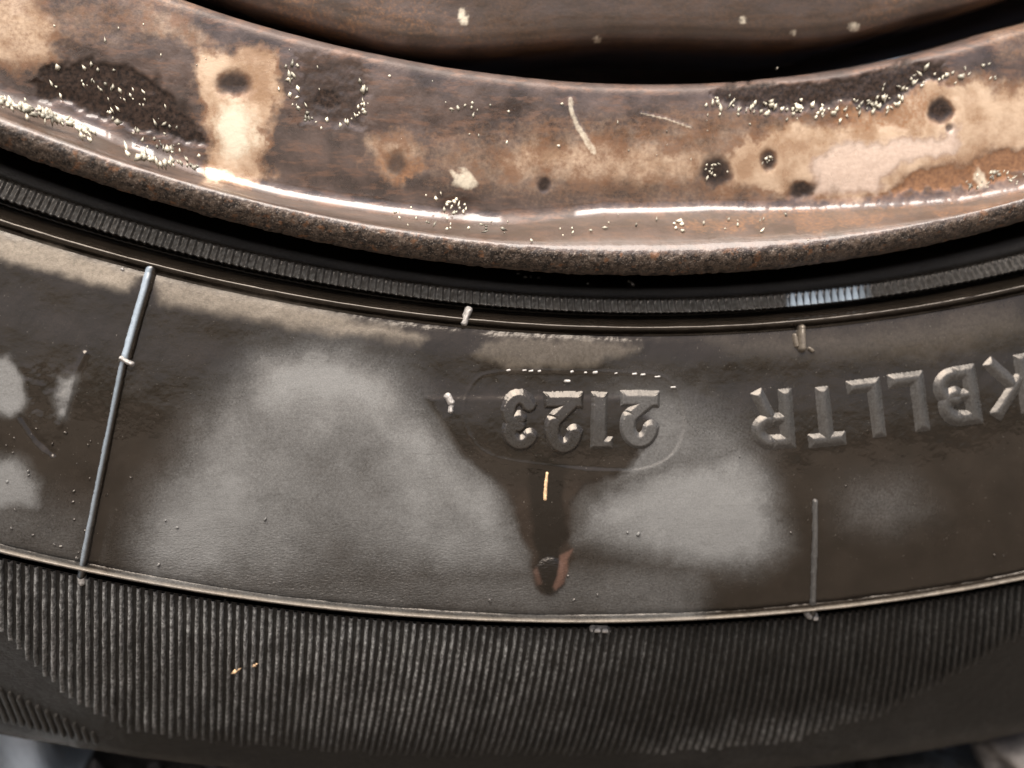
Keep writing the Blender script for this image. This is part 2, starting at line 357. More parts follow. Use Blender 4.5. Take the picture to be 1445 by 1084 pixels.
def face_relief(px, py, r, th):
    h = 0*px
    win = (np.abs(px-800) < 900) & (np.abs(py-600) < 500)
    # the oval plate the date digits stand on: a shallow sunk field with a lip
    d = np.abs(px-822) ; lo, up = 664 - 0.0*px, 523 + 0*px
    pl = poly(px, py, loop([(672,536),(700,526),(760,523),(900,527),(938,533),(958,556),(966,590),(962,620),(945,645),(915,660),(870,664),(760,656),(690,642),(660,610),(655,570)]))
    h = h - 0.00010*smooth(3, -3, pl)*smooth(770,830,px)*smooth(540,600,py) + 0.00004*np.exp(-((pl+.8*(fbm(px,py,12,33)-.5))/2.0)**2)*(.35+.65*fbm(px,py,40,34))
    # slight relief following the painted tan sheen and the mirrored figure
    h = h + 0.00006*smooth(14, -9, poly(px, py, [(690,478),(800,476),(905,490),(880,503),(830,517),(720,517),(668,500)]))
    dr = poly(px + 3*(fbm(px,py,20,5)-.5), py, MIRROR_FIG)
    h = h + 0.00010*smooth(4, -6, dr)
    h = h + 0.00035*np.sqrt(np.clip(1 - ((px-776)/22)**2 - ((py-812)/26)**2, 0, 1))
    # torn skin on the far left
    t = fbm(px, py, 16, 77); m_ = soft(px, py, [(28,520),(60,512),(110,520),(96,592),(80,650),(60,640),(38,590)], 8)
    h = h + 0.00030*m_*(t-0.45) - 0.00025*np.exp(-(path(px, py, [(30,588),(52,620),(74,640)])/4)**2) + 0.00020*np.exp(-(path(px, py, [(120,500),(106,530),(92,585),(86,600)])/4)**2)
    # slow unevenness of the moulding
    h = h + 0.00022*(fbm(px, py, 150, 60)-0.5) + 0.00006*(fbm(px, py, 40, 61)-0.5)
    return np.where(win, h, 0)

ANG = angles(STEP)
tyre = ring('tyre', FACE, RUB, wheel, ANG, tyre_attrs, face_relief)

# bead: smooth foot, serrated rib, groove
BEAD = resample([(.1988,-.0260),(.2004,-.0180),(.2011,-.0110),(.2015,-.0060),(.2018,-.0036),(.2026,-.0027),(.20285,-.0023),(.2031,-.0016),(.2036,-.0012),(.2041,-.0008),(.2046,-.0004),(.20485,-.0013),(.2050,-.0034),(.2054,-.0036),(.2056,-.0024)], 0.00013)
TOOTH = RAD(0.232)
def teeth(px, py, r, th):
    f = (th/TOOTH) % 1.0; saw = np.where(f < 0.72, f/0.72, (1-f)/0.28)
    k = smooth(.2028, .2033, r)*smooth(.2049, .2044, r)
    h = -0.00042*(1-saw)*k
    k2 = smooth(.2045,.2047,r)*smooth(.2054,.2051,r); return h - 0.00015*k2*(1-saw)
def bead_attrs(px, py, r):
    a = tyre_attrs(px, py, r); foot = smooth(.2030, .2026, r); band = smooth(.2029,.2032,r)*smooth(.2049,.2046,r)
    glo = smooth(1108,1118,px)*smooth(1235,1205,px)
    a['wet'] = (1-foot)*(0.35*(1-band) + .45*band + .55*band*glo); a['dry'] = 0.05*band*(1-glo) + .25*smooth(.2017,.2019,r)*foot; a['rough'] = 0.16*band*(1-glo); tt = polar(hit(np.stack([px, py], -1), np.full(np.shape(px), -.001)))[1]; ff = (tt/TOOTH) % 1.0; a['scuff'] = 1.0*band*glo*smooth(.02, .30, ff)*smooth(.98, .70, ff)*(.55+.6*fbm(px, py, 30, 92)); a['tan'] = 0*px  # blue-white glint on the teeth painted as pale colour
    return a
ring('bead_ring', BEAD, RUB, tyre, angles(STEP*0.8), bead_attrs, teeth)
RIDGE = resample([(.2054,-.0030),(.2056,-.0008),(.2059,.0010),(.2062,.0017),(.2066,.0015),(.2070,.0009),(.2074,.0008),(.2078,.0004)], 0.00012)
ring('ridge_ring', RIDGE, RUB, tyre, angles(STEP*2), tyre_attrs, lambda px,py,r,th: 0.00012*(fbm(px,py,30,90)-0.5)+0.00010*(fbm(px,py,7,91)-0.5)*smooth(200,0,px))
LEDGE = resample([(.2386,.0024),(.23905,.0027),(.2393,.0033),(.23955,.0036),(.2398,.0032),(.2401,.0020),(.2404,.0012),(.2408,.0006)], 0.00010)
def ledge_relief(px, py, r, th):
    n = fbm(px, 0*py, 14, 31); bite = smooth(0.66, 0.74, n)*smooth(250, 330, px)
    for x0, w in ((404,7),(396,4),(575,6),(610,9),(690,4),(835,5),(900,6)): bite = np.maximum(bite, np.exp(-((px-x0)/w)**2))
    return -0.0004*bite*smooth(.2397, .2403, r) + 0.00006*(fbm(px, py, 10, 32)-0.5)
ring('ledge_ring', LEDGE, RUB, tyre, angles(STEP), tyre_attrs, ledge_relief)
def sho_relief(px, py, r, th):
    return 0.00016*(fbm(px, py, 22, 51)-0.5)*smooth(.2410,.2420,r) + 0.00010*(fbm(px, py, 7, 52)-0.5)
ring('shoulder', SHO, RUB, tyre, angles(STEP*1.6), tyre_attrs, sho_relief)
TREAD = resample([(.2661,-.0106),(.2672,-.0135),(.2685,-.019),(.2700,-.028),(.2712,-.042),(.2718,-.07),(.2720,-.10),(.2718,-.13),(.2710,-.158),(.2690,-.178),(.262,-.193),(.245,-.203),(.225,-.206),(.206,-.202),(.199,-.185)], 0.0025)
def tread_relief(px, py, r, th):
    return 0*px
def plain_attrs(px, py, r): return dict(scuff=0*px, shade=1+0*px, mirror_core=0*px, brown=0*px, dry=0*px+.1, wet=0*px, tan=0*px+.45*smooth(.2695,.266,r)*smooth(560,300,px), rough=0*px+.3, wrinkle=0*px)
tr = ring('tread', TREAD, RUB, tyre, angles(STEP*12), lambda px,py,r: plain_attrs(px,py,r))

# ---------------------------------------------------------------- raised rubber: digits, letters, ribs (height above the tyre's own surface)
def stamp(name, field, box, parent=tyre, mat=RUB, step=1.0, surf=None, sink=-0.00012, **extra):
    x = np.arange(box[0], box[2]+step, step); y = np.arange(box[1], box[3]+step, step)
    X, Y = np.meshgrid(x, y, indexing='ij'); h = field(X, Y)
    keep = (h > 0).ravel()
    r, th = on_tyre(np.stack([X, Y], -1))
    P = tyre_point(r, th, np.where(h > 0, h, sink))
    q = grid_quads(len(x), len(y), False, True, keep)
    used = np.unique(q); re = np.full(X.size, -1); re[used] = np.arange(len(used))
    at = {k: v.ravel()[used] for k, v in tyre_attrs(X, Y, r).items()}
    for k, v in extra.items(): at[k] = np.full(len(used), v) if np.isscalar(v) else v(X, Y).ravel()[used]
    return add_mesh(name, world(P).reshape(-1,3)[used], re[q], mat, parent, at)

def bar(u, v, a, b, w):                                # flat-ended stroke
    ax, ay = a; bx, by = b; L = math.hypot(bx-ax, by-ay); tx, ty = (bx-ax)/L, (by-ay)/L
    s = (u-(ax+bx)/2)*tx + (v-(ay+by)/2)*ty; n = -(u-ax)*ty + (v-ay)*tx
    dx = np.abs(s) - L/2; dy = np.abs(n) - w/2
    return np.hypot(np.maximum(dx,0), np.maximum(dy,0)) + np.minimum(np.maximum(dx,dy), 0)
def arc(u, v, c, rx, ry, a0, a1, w):                   # elliptical stroke from angle a0 to a1 (degrees, counter-clockwise)
    n = 22; t = np.radians(np.linspace(a0, a1, n)); d = None
    pts = [(c[0]+rx*math.cos(k), c[1]+ry*math.sin(k)) for k in t]
    for i, (p, q) in enumerate(zip(pts[:-1], pts[1:])):
        ends = 0 if i in (0, n-2) else 1
        e = seg(u, v, p, q) - w/2 if ends else bar(u, v, p, q, w)
        d = e if d is None else np.minimum(d, e)
    return d
def U(*a):
    o = a[0]
    for b in a[1:]: o = np.minimum(o, b)
    return o
def glyph(ch, u, v, W, Hh, w):                         # signed distance in pixels; u 0..W to the right, v 0..Hh upwards
    a = w/2
    if ch == '1': return U(bar(u,v,(W-a,0),(W-a,Hh),w), bar(u,v,(-1,Hh-w*.36),(W-a,Hh-w*.36),w*0.72))
    if ch == '2':
        rx, ry = W/2-a, Hh*0.27
        return U(bar(u,v,(0,a),(W,a),w), arc(u,v,(W/2,Hh-a-ry),rx,ry,-38,180,w),
                 bar(u,v,(a*0.9,a*0.7),(W/2+rx*math.cos(RAD(-34)),Hh-a-ry+ry*math.sin(RAD(-34))),w))
    if ch == '3':
        r1 = (Hh/2-a*0.5)/2
        return U(arc(u,v,(W/2-1,Hh-a-r1*0.93),W/2-a,r1*0.95,-95,165,w), arc(u,v,(W/2,a+r1*1.02),W/2-a,r1*1.05,-165,95,w))
    if ch == 'R':
        rb = Hh*0.25
        return U(bar(u,v,(a,0),(a,Hh),w), bar(u,v,(a,Hh-a),(W*0.55,Hh-a),w), bar(u,v,(a,Hh-2*rb),(W*0.55,Hh-2*rb),w*0.85),
                 arc(u,v,(W*0.55,Hh-a-(rb-a/2)),W*0.42-a*0.7,rb-a/2,-90,90,w), bar(u,v,(W*0.55,Hh-2*rb),(W-a,0),w*0.92))
    if ch == 'T': return U(bar(u,v,(0,Hh-a),(W,Hh-a),w), bar(u,v,(W/2,0),(W/2,Hh),w))
    if ch == 'L': return U(bar(u,v,(a,0),(a,Hh),w), bar(u,v,(0,a),(W,a),w))
    if ch == 'B':
        q = Hh/4-a*0.25
        return U(bar(u,v,(a,0),(a,Hh),w), bar(u,v,(a,a),(W*0.5,a),w), bar(u,v,(a,Hh/2),(W*0.5,Hh/2),w*0.85), bar(u,v,(a,Hh-a),(W*0.5,Hh-a),w),
                 arc(u,v,(W*0.5,a+q*1.02),W*0.5-a,q,-90,90,w), arc(u,v,(W*0.48,Hh-a-q),W*0.46-a,q*0.98,-90,90,w))
    if ch == 'K': return U(bar(u,v,(a,0),(a,Hh),w), bar(u,v,(a*1.2,Hh*0.36),(W-a,Hh-a*0.2),w*0.9), bar(u,v,(W*0.32,Hh*0.55),(W-a,a*0.2),w*0.95))
CHARS = [  # kind, character, centre, width, height, stroke, tilt, raise in mm
 ('digit','3',(733,593),52,84,16,-1,.50), ('digit','2',(795,597),54,86,16.5,0,.50), ('digit','1',(849,593),29,78,16,1,.42), ('digit','2',(902,592),54,80,16,1,.46),
 ('letter','R',(1090,592),58,82,16.5,-4,.52), ('letter','T',(1164,588),51,83,16.5,-6,.52), ('letter','L',(1222,577),46,82,16.5,-7,.52),
 ('letter','L',(1282,568),48,82,16.5,-7,.52), ('letter','B',(1350,559),60,82,17,-8,.52), ('letter','K',(1422,545),64,82,16,-9,.48)]
def char_field(ch, c, W, Hh, w, tilt, mm, soft_=False):
    ca, sa = math.cos(RAD(tilt)), math.sin(RAD(tilt))
    def f(X, Y):
        dx, dy = X-c[0], Y-c[1]; a = dx*ca + dy*sa; b = -dx*sa + dy*ca       # along and across the line of text
        d = glyph(ch, W/2 - a, b + Hh/2, W, Hh, w) + 1.2*(fbm(X, Y, 9, 70)-0.5)
        d = d - 1.6; mm_ = mm*0.78; gx, gy = np.gradient(d); gl = np.hypot(gx, gy) + 1e-6; bw = 4.3 + 4.2*np.clip(-gy/gl, 0, 1)**.7; t = -d/bw; t = np.where(soft_, -d/8.2, t); mm_ = mm*.74 if soft_ else mm_; e = np.where(t < .8, t, np.where(t < 1.2, 1.0 - (1.2-t)**2*1.25, 1.0))
        if soft_: e = np.where(t < .55, t*1.15, 1.0 - np.clip(1.19-t, 0, 1)**2*.90)
        return np.where(d < 0, mm_*0.001*(0.03 + 0.97*e) , 0)
    return f
for kd, ch, c, W, Hh, w, tilt, mm in CHARS:
    fr = 0.20 if kd == 'letter' else (0.30 if c[0] > 880 else (0.15 if c[0] > 830 else 0.07))
    w = w + (1.0 if kd == 'letter' else 5.5)
    o = stamp(kd, char_field(ch, c, W, Hh, w, tilt, mm, kd == 'letter'), (c[0]-W/2-14, c[1]-Hh/2-12, c[0]+W/2+14, c[1]+Hh/2+12), step=0.8, sink=-0.00002, dry=fr, wet=1-1.6*fr)

def stroke_field(pts, w, mm, round_=1.0, wob=0.8, seed=1):
    def f(X, Y):
        d = path(X, Y, pts) - w/2 + wob*(fbm(X, Y, 8, seed)-0.5)*2
        t = np.clip(-d/(w/2*round_), 0, 1)
        return np.where(d < 0, mm*0.001*np.sqrt(np.clip(1-(1-t)**2, 0, 1)), 0)
    return f
def stroke(name, pts, w, mm, step=1.0, **k):
    p = np.array(pts, float); lo = p.min(0)-w; hi = p.max(0)+w
    return stamp(name, stroke_field(pts, w, mm, k.pop('round_', 1.0), k.pop('wob', 0.8), k.pop('seed', 1)), (lo[0], lo[1], hi[0], hi[1]), step=step, **k)
stroke('moulded_rib', [(214,380),(206,410),(193,455),(180,502)], 17, 0.75, wet=0.8, scuff=lambda X,Y: .7*smooth(4,-3,X-np.interp(Y,[380,410,455,502],[214,206,193,180])))  # bluish reflection on the rib's left side painted pale
stroke('moulded_rib', [(175,512),(160,585),(143,670),(128,745),(115,812)], 12, 0.62, wet=0.8, scuff=lambda X,Y: .42*smooth(3,-3,X-np.interp(Y,[512,585,670,745,812],[175,160,143,128,115])))  # left side paler: reflected sky painted into the colour
stroke('moulded_rib', [(1150,708),(1150,760),(1148,815),(1146,868)], 8, 0.42, wet=0.3, dry=0.35)
def nub(pts, w, mm, mat=M_NUB, **k): return stroke('rubber_nub', pts, w, mm, 0.7, mat=mat, **k)
nub([(632,560),(636,568)], 11, 0.9); nub([(637,571),(636,580)], 8, 0.6)
nub([(172,506),(186,514)], 8, 1.0); nub([(115,814),(116,820)], 13, 0.6); nub([(1140,868),(1150,871)], 10, 0.45)
nub([(1130,462),(1131,492)], 12, 0.9, mat=RUB, tan=0.5); nub([(1121,474),(1124,488)], 7, 0.5, mat=RUB, tan=0.6); nub([(1142,492),(1146,495)], 6, 0.4, mat=RUB, tan=0.6)
nub([(798,538),(803,538)], 4, 0.3)
for (x, y) in ((716,523),(738,523),(747,524),(760,524),(806,525),(825,526),(838,526),(868,527),(893,528),(905,529),(925,532),(947,547)):
    nub([(x,y),(x+random.uniform(2,6),y-0.5)], random.uniform(2.5,4), 0.16)
nub([(836,888),(858,889)], 8, 0.45); nub([(172,380),(174,381)], 4, 0.3)
for k in range(44):
    x, y = random.uniform(0,1445), random.uniform(640,860)
    if k < 24: x, y = random.uniform(10,130), random.uniform(600,790)
    stroke('mould_speck', [(x,y),(x+random.uniform(-2,3),y+random.uniform(-2,2))], random.uniform(2.2,4.2), random.uniform(.08,.22), 0.8, wob=0.4)
stroke('rubber_hair', [(772,668),(770,684),(769,704)], 5, 0.35, 0.7, mat=M_TAN)

def on_bead(q):
    z = np.full(np.shape(q)[:-1], -.003)
    for _ in range(8):
        rr, th = polar(hit(q, z)); r = rr - warp(rr, th); z = np.interp(r, BEAD[:,0], BEAD[:,1])
    return place(r + warp(r, th), th, z)
def late_specks(): crumbs('dirt_flecks', [(731,386,2.5,3,0),(741,391,4,3,.2),(749,391,5,2.4,1.4),(760,392,2.5,2.5,0),(886,397,4,4,.3),(893,402,3,5,.6),(829,400,2,2,0)], M_NUB, tyre, on_bead)
nub([(655,455),(657,447),(661,438)], 10, 1.1)
# fine ribs of the shoulder, each its own piece
LOW = np.array([(-400,700),(-330,790),(-250,830),(-180,830),(-80,838),(0,892),(60,950),(100,985),(180,1032),(330,1050),(600,1068),(900,1064),(1100,1050),(1240,1010),(1320,968),(1445,893),(1500,870),(1600,900),(1700,880)], float)
LEAN = np.array([(0,0),(160,0),(300,-2),(450,-13),(600,-30),(750,-38),(900,-40),(1100,-30),(1300,-22),(1445,-20)], float)
led_t = np.linspace(TH_A, TH_B, 600); led_p = project(place(.2410 + warp(np.full(600,.2410), led_t), led_t, z_at(np.full(600,.2410))))
x0 = -330.0; nrib = 0
while x0 < 1640:
    pitch = np.interp(x0, [0, 500, 1000, 1445], [12.3, 11.2, 10.6, 10.3])
    ytop = np.interp(x0, led_p[:,0], led_p[:,1]); lean = np.interp(x0, LEAN[:,0], LEAN[:,1])/170
    ybot = ytop + 40
    for _ in range(6): ybot = np.interp(x0 + lean*(ybot-ytop), LOW[:,0], LOW[:,1])
    ybot += random.uniform(-3, 3)
    if ybot - ytop > 8:
        n = max(4, int((ybot-ytop)/7)); yy = np.linspace(ytop-2, ybot, n)
        s = (yy-ytop)/170; xx = x0 + lean*(yy-ytop)*(0.55+0.45*np.clip(s,0,1.2)) + np.array([random.uniform(-.45,.45) for _ in yy])
        wearn = fbm(xx, yy, 34, 59); wpx = 0.56*pitch; prof = [(-.5,-.10),(-.34,.66),(-.10,1.0),(.10,1.0),(.34,.66),(.5,-.10)]
        V = []; A = []
        for i, (X, Y) in enumerate(zip(xx, yy)):
            k = min(1.0, (n-1-i)/2.0 + 0.05)*(.62 + .6*wearn[i])
            q = np.array([(X + a*wpx*random.uniform(.93,1.07), Y) for a, _ in prof]); hh = np.array([b for _, b in prof])*0.00055*k
            r, th = on_tyre(q); r = np.maximum(r, .2408); V.append(tyre_point(r, th, hh + 0.00002*np.array([random.uniform(-1,1) for _ in prof])))
            at = tyre_attrs(q[:,0], q[:,1], r); at['rough'] = np.clip(at['rough']*6.0*(1-.25*rng.random())+.05, 0, 1); A.append(at)
        V = np.array(V); at = {k: np.concatenate([a[k] for a in A]) for k in A[0]}
        add_mesh('rib', world(V).reshape(-1,3), grid_quads(n, len(prof), False, False), RUB, tyre, at); nrib += 1
    x0 += pitch
# slanting grooves' ribs below on the left
for k in range(15):
    x = -38 + k*13.0; yt = np.interp(x, [-40,0,60,150], [955,972,1002,1044]); ln = np.interp(x, [-40,150], [56, 6])
    stroke('rib', [(x, yt), (x+ln*0.42, yt+ln)], 8, 0.35, 1.2, tan=0.12) if ln > 8 else None

# ---------------------------------------------------------------- rim
def rim_attrs(px, py, r):
    n = fbm(px, py, 50, 103)*2-1; n2 = fbm(px, py, 12, 109)*2-1
    x, y = px + 22*n + 9*n2, py + 18*(fbm(px, py, 50, 121)*2-1) + 8*n2
    tan = 0*px; pale = 0*px; dark = 0*px; rust = 0*px
    def mx(t, v): return np.maximum(t, v)
    for p, w, a in [
        ([(280,70),(385,72),(388,130),(372,180),(380,250),(290,258),(285,190),(275,120)], 15, .95),
        ([(-40,-30),(60,-20),(85,40),(70,85),(20,110),(-40,90)], 26, .75),
        ([(180,0),(260,20),(300,60),(280,75),(200,50)], 12, .45),
        ([(1010,232),(1050,192),(1120,178),(1200,172),(1290,128),(1340,110),(1400,118),(1480,140),(1480,200),(1380,222),(1290,250),(1210,282),(1120,280),(1010,268)], 22, 1.0), ([(600,190),(800,170),(1000,160),(1250,130),(1480,110),(1480,270),(1200,290),(800,285),(600,270)], 60, .42), ([(-60,-40),(300,-20),(280,60),(100,80),(-60,100)], 50, .3),  # broad sheen of the band painted in tan, mixed with rust
        ([(690,215),(760,196),(860,200),(1020,215),(1020,262),(900,262),(780,250),(700,240)], 30, .72),
        ([(520,196),(560,184),(598,205),(590,250),(550,258),(520,230)], 20, .6),
        ([(1380,20),(1480,0),(1480,90),(1400,100)], 20, .3)]: tan = mx(tan, a*soft(x, y, p, w))
    for c in [(330,180,34,42,0,.9),(312,240,22,9,10,.6)]: pale = mx(pale, c[5]*blob(x, y, *c[:5], w=.6))
    pale = mx(pale, .55*smooth(5.5, 1.5, path(px + 2*n2, py, [(805,140),(806,155),(815,178),(828,198),(838,214)]) - 1.5*smooth(150,215,py)))
    pale = mx(pale, .5*smooth(2.4, .8, path(px, py, [(905,160),(940,168),(975,180)])))
    for c in [(640,258,18,14,0,.75),(655,262,14,9,0,.6),(1388,248,16,14,20,.6)]: pale = mx(pale, c[5]*blob(x, y, *c[:5], w=.5))
    for p, w, a in [
        ([(42,118),(70,88),(130,84),(190,98),(240,130),(272,175),(278,205),(240,200),(180,182),(110,160),(60,140)], 7, 1.),
        ([(1000,138),(1060,118),(1180,112),(1290,86),(1340,88),(1345,110),(1280,128),(1220,152),(1120,160),(1040,156)], 8, .9),
        ([(418,80),(500,85),(520,130),(515,175),(470,182),(425,170),(412,120)], 12, .62)]: dark = mx(dark, a*soft(x, y, p, w))
    for c in [(1327,155,17,17,0,1.),(1010,242,20,19,0,.85),(1085,226,12,14,0,.7),(1132,268,19,12,0,.8),(768,262,8,10,0,.8),(330,118,24,17,0,.75),(560,232,16,16,0,.5),(645,292,26,16,0,.55),(462,140,24,18,0,1.),(1340,181,6,6,0,.6)]:
        dark = mx(dark, c[5]*blob(px + 4*n2, py + 4*(fbm(px,py,12,177)*2-1), *c[:5], w=.55))
    for p, w, a in [
        ([(1262,262),(1300,244),(1380,222),(1480,196),(1480,232),(1420,252),(1330,268),(1262,276)], 8, 1.),
        ([(1240,140),(1310,118),(1350,140),(1300,176),(1200,188),(1180,172)], 12, .5),
        ([(940,308),(1040,300),(1300,290),(1445,268),(1460,290),(1200,322),(980,330)], 10, .5),
        ([(240,140),(276,170),(282,208),(262,200)], 6, .6),
        ([(520,225),(545,212),(590,220),(600,250),(560,262)], 10, .5)]: rust = mx(rust, a*soft(x, y, p, w))
    pink = soft(x, y, [(1148,232),(1190,198),(1260,200),(1284,196),(1352,180),(1346,210),(1300,222),(1262,232),(1232,262),(1160,272)], 9)
    tan = np.maximum(tan*(1-pink), 0); rust = rust*(1-pink)
    tan *= 1 - dark; rust *= 1 - .7*dark
    grit = smooth(.1968, .1979, r + .0004*(fbm(px,py,14,188)-.5))
    vb = smooth(.1933,.1930,r)*smooth(.1915,.1918,r)
    gap = np.maximum(smooth(700,712,px)*smooth(818,808,px), .9*smooth(340,280,px)*smooth(.50,.56,fbm(px, 0*py, 20, 191)))
    matte = np.maximum(np.maximum(smooth(.1803,.1797,r), .95*smooth(.1926,.1929,r)*(1-.42*smooth(.1956,.1962,r))), vb*gap)
    film = smooth(.1928,.1933,r)*smooth(.1975,.1962,r)
    return dict(film=film, matte=matte, pink=pink*(1-grit), tan=tan*(1-grit), pale=pale*(1-grit), dark=dark*(1-grit), rust=rust*(1-grit), grit=grit)
RIMP = resample([(.1960,-.0130),(.1984,-.0080),(.1996,-.0035),(.2000,-.0002),(.1997,.0014),(.1988,.0026),(.1977,.0031),(.1966,.0026),(.1957,.0014),(.1948,-.0002),(.1940,-.0018),(.1932,-.0030),(.1926,-.0036),(.1920,-.00385),(.1914,-.0039),
                 (.1906,-.0038),(.1890,-.0035),(.1862,-.0032),(.1832,-.0031),(.1808,-.0031),(.1796,-.0032),(.17905,-.0037),(.1787,-.0046),(.1785,-.0064),(.1783,-.0095)], 0.00016)
def rim_relief(px, py, r, th):
    a = rim_attrs(px, py, r)
    h = -0.00025*a['dark'] - 0.00012*a['rust'] + 0.00008*a['pale'] + 0.00016*a['dark']*(fbm(px,py,8,150)-.5)
    g = smooth(.1970,.1980,r)
    return h + 0.00016*(fbm(px,py,90,151)-.5) + g*0.00032*(fbm(px,py,9,152,5)-.5)
rim = ring('rim', RIMP[::-1], RIM, wheel, ANG, rim_attrs, rim_relief)
SEAT = resample([(.1960,-.0128),(.1964,-.020),(.1982,-.0250),(.1992,-.032),(.1985,-.06),(.1960,-.10),(.1960,-.16),(.1992,-.180),(.2,-.19)], 0.002)
ring('bead_seat', SEAT, RIM, rim, angles(STEP*8), lambda px,py,r: dict(film=0*px, matte=1+0*px, pink=0*px, tan=0*px, pale=0*px, dark=.8+0*px, rust=.1+0*px, grit=1+0*px))
BAR = resample([(.1783,-.0094),(.1781,-.0140),(.1775,-.0300),(.1740,-.0500),(.165,-.055),(.150,-.055)], 0.002)
ring('barrel', BAR[::-1], RIM, rim, angles(STEP*8), lambda px,py,r: dict(tan=0*px, pale=0*px, dark=.4+0*px, rust=.3+0*px, grit=.5+0*px))

# wheel disc behind the dark slot, with its pressed, uneven edge
DISC_Z = -0.0075
edge_px = [(-60,-120),(150,-60),(300,-2),(360,20),(420,38),(490,58),(555,74),(620,78),(700,76),(790,68),(870,63),(960,64),(1050,67),(1130,66),(1190,60),(1250,46),(1310,28),(1380,12),(1445,-8),(1520,-40)]
re_, te_ = polar(hit(edge_px, np.full(len(edge_px), DISC_Z)))
def disc_edge(th):
    win = np.clip((0.45-np.abs(th))/0.12, 0, 1); return np.interp(th, te_, re_)*win + 0.170*(1-win)
DISC = [(0,-.022),(0,-.008),(.0002,-.0030),(.0008,-.0008),(.0018,0),(.003,.0003),(.006,.0004),(.010,.0006),(.016,.0016),(.024,.003),(.04,.006),(.07,.006),(.10,.001),(.13,.001),(.166,.004)]
DP = catmull(DISC, 7); a_ = angles(STEP*4); th = wrap_pi(a_)
RR = disc_edge(th)[:,None]; scale = (RR/0.170)
R2 = np.maximum(RR - DP[:,0][None]*np.where(DP[:,0][None] < .02, 1, scale), 0.002); Z2 = DISC_Z + DP[:,1][None] + 0*RR
T2 = th[:,None] + 0*R2; P = place(R2, T2, Z2); q = project(P)
h = 0.0002*(fbm(q[...,0], q[...,1], 70, 160)-.5); P[...,2] += h
def disc_attrs(px, py):
    n = fbm(px, py, 60, 170)*2-1
    return dict(tan=.5*soft(px+10*n, py, [(1240,45),(1330,20),(1445,-15),(1445,5),(1330,36),(1260,52)], 6) , pale=.7*blob(px, py, 653, 24, 7, 13, -12)+.6*blob(px,py,842,56,6,6)+.5*blob(px,py,1048,28,7,7)+.5*blob(px,py,1120,46,5,5)+.6*blob(px,py,1205,38,9,8), dark=.45*soft(px, py, [(600,-20),(1250,-20),(1200,60),(700,60)], 30)+.12, rust=.36+.25*np.clip(n,-1,1), grit=0*px, film=.5+0*px, pink=0*px, matte=.3+0*px)  # tan along the right edge is a painted highlight
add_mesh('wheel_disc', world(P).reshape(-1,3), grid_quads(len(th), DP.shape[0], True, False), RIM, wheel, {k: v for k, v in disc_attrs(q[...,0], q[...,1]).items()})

# white dirt and salt flecks stuck to the rim: real crumbs joined into one part
_rz = RIMP[np.argsort(RIMP[:,0])]; _m = RIMP[(RIMP[:,0] < .1999) & (RIMP[:,1] > -.0067)]; _m = _m[np.argsort(_m[:,0])]
def on_rim(q):
    z = np.full(np.shape(q)[:-1], -0.003)
    for _ in range(8):
        rr, th = polar(hit(q, z)); r = rr - warp(rr, th); z = np.interp(r, _m[:,0], _m[:,1])
    return place(r + warp(r, th), th, z)
ico_v = np.array([(1,0,0),(-1,0,0),(0,1,0),(0,-1,0),(0,0,1),(0,0,-1)], float)
ico_f = np.array([(0,2,4),(2,1,4),(1,3,4),(3,0,4),(2,0,5),(1,2,5),(3,1,5),(0,3,5)])
def crumbs(name, spots, mat, parent, surf, kind='stuff'):
    V = []; F = []
    for (x, y, w, l, a) in spots:
        p = surf(np.array([[x, y]]))[0]; s = 8e-5
        c, d = math.cos(a), math.sin(a); v = ico_v.copy()
        v += rng.uniform(-.28,.28,v.shape)
        e = np.stack([v[:,0]*w*s, v[:,1]*l*s, v[:,2]*min(w,l)*s*0.8], -1)
        e = np.stack([e[:,0]*c - e[:,1]*d, e[:,0]*d + e[:,1]*c, e[:,2] + min(w,l)*s*0.25], -1)
        F.append(ico_f + 6*len(V)); V.append(p + e)
    V = np.concatenate(V); return add_mesh(name, world(V), None, mat, parent, kind=kind, tris=np.concatenate(F), smooth_shade=True)
S = []
def scatter(pts, n, spread, w=(1.2,3.2), l=(1.5,5), ang=-0.35):
    n = int(n*.85)
    p = np.array(pts, float); L = np.r_[0, np.cumsum(np.hypot(*np.diff(p, axis=0).T))]
    for _ in range(n):
        s = random.uniform(0, L[-1]); S.append((np.interp(s, L, p[:,0])+random.gauss(0,spread), np.interp(s, L, p[:,1])+random.gauss(0,spread), random.uniform(*w)*.95, random.uniform(*l)*1.15, np.interp(np.interp(s, L, p[:,0]),[0,700,1445],[.4,0,-.65])+random.gauss(0,.22)))
scatter([(0,140),(40,155),(90,170),(130,190)], 60, 4); scatter([(80,110),(160,130),(200,150),(250,180)], 46, 16, (1,3), (1.5,5), .4)
scatter([(160,160),(200,190),(280,230)], 34, 7); scatter([(415,80),(412,120),(418,150),(440,172),(480,178),(510,160),(516,110)], 60, 6, (1,3.5), (1.5,4.5), 0)
scatter([(1000,142),(1060,150),(1150,158),(1200,155),(1250,140)], 95, 6, (1.2,3.2), (1.5,5), -.7); scatter([(1210,150),(1250,150),(1290,110),(1340,105),(1400,95),(1415,120)], 55, 7, (1.2,3.2), (1.5,5), -.7)
scatter([(560,300),(640,318),(720,322)], 26, 5, (1,3), (1,3)); scatter([(750,330),(810,320),(950,318),(1140,305)], 30, 6, (1,3), (1.2,3.5))
scatter([(1370,262),(1410,245),(1430,250)], 40, 7, (1,2.6), (1.5,4), -.6); scatter([(620,285),(650,295),(660,300)], 26, 8, (1,2.6), (1.5,4))
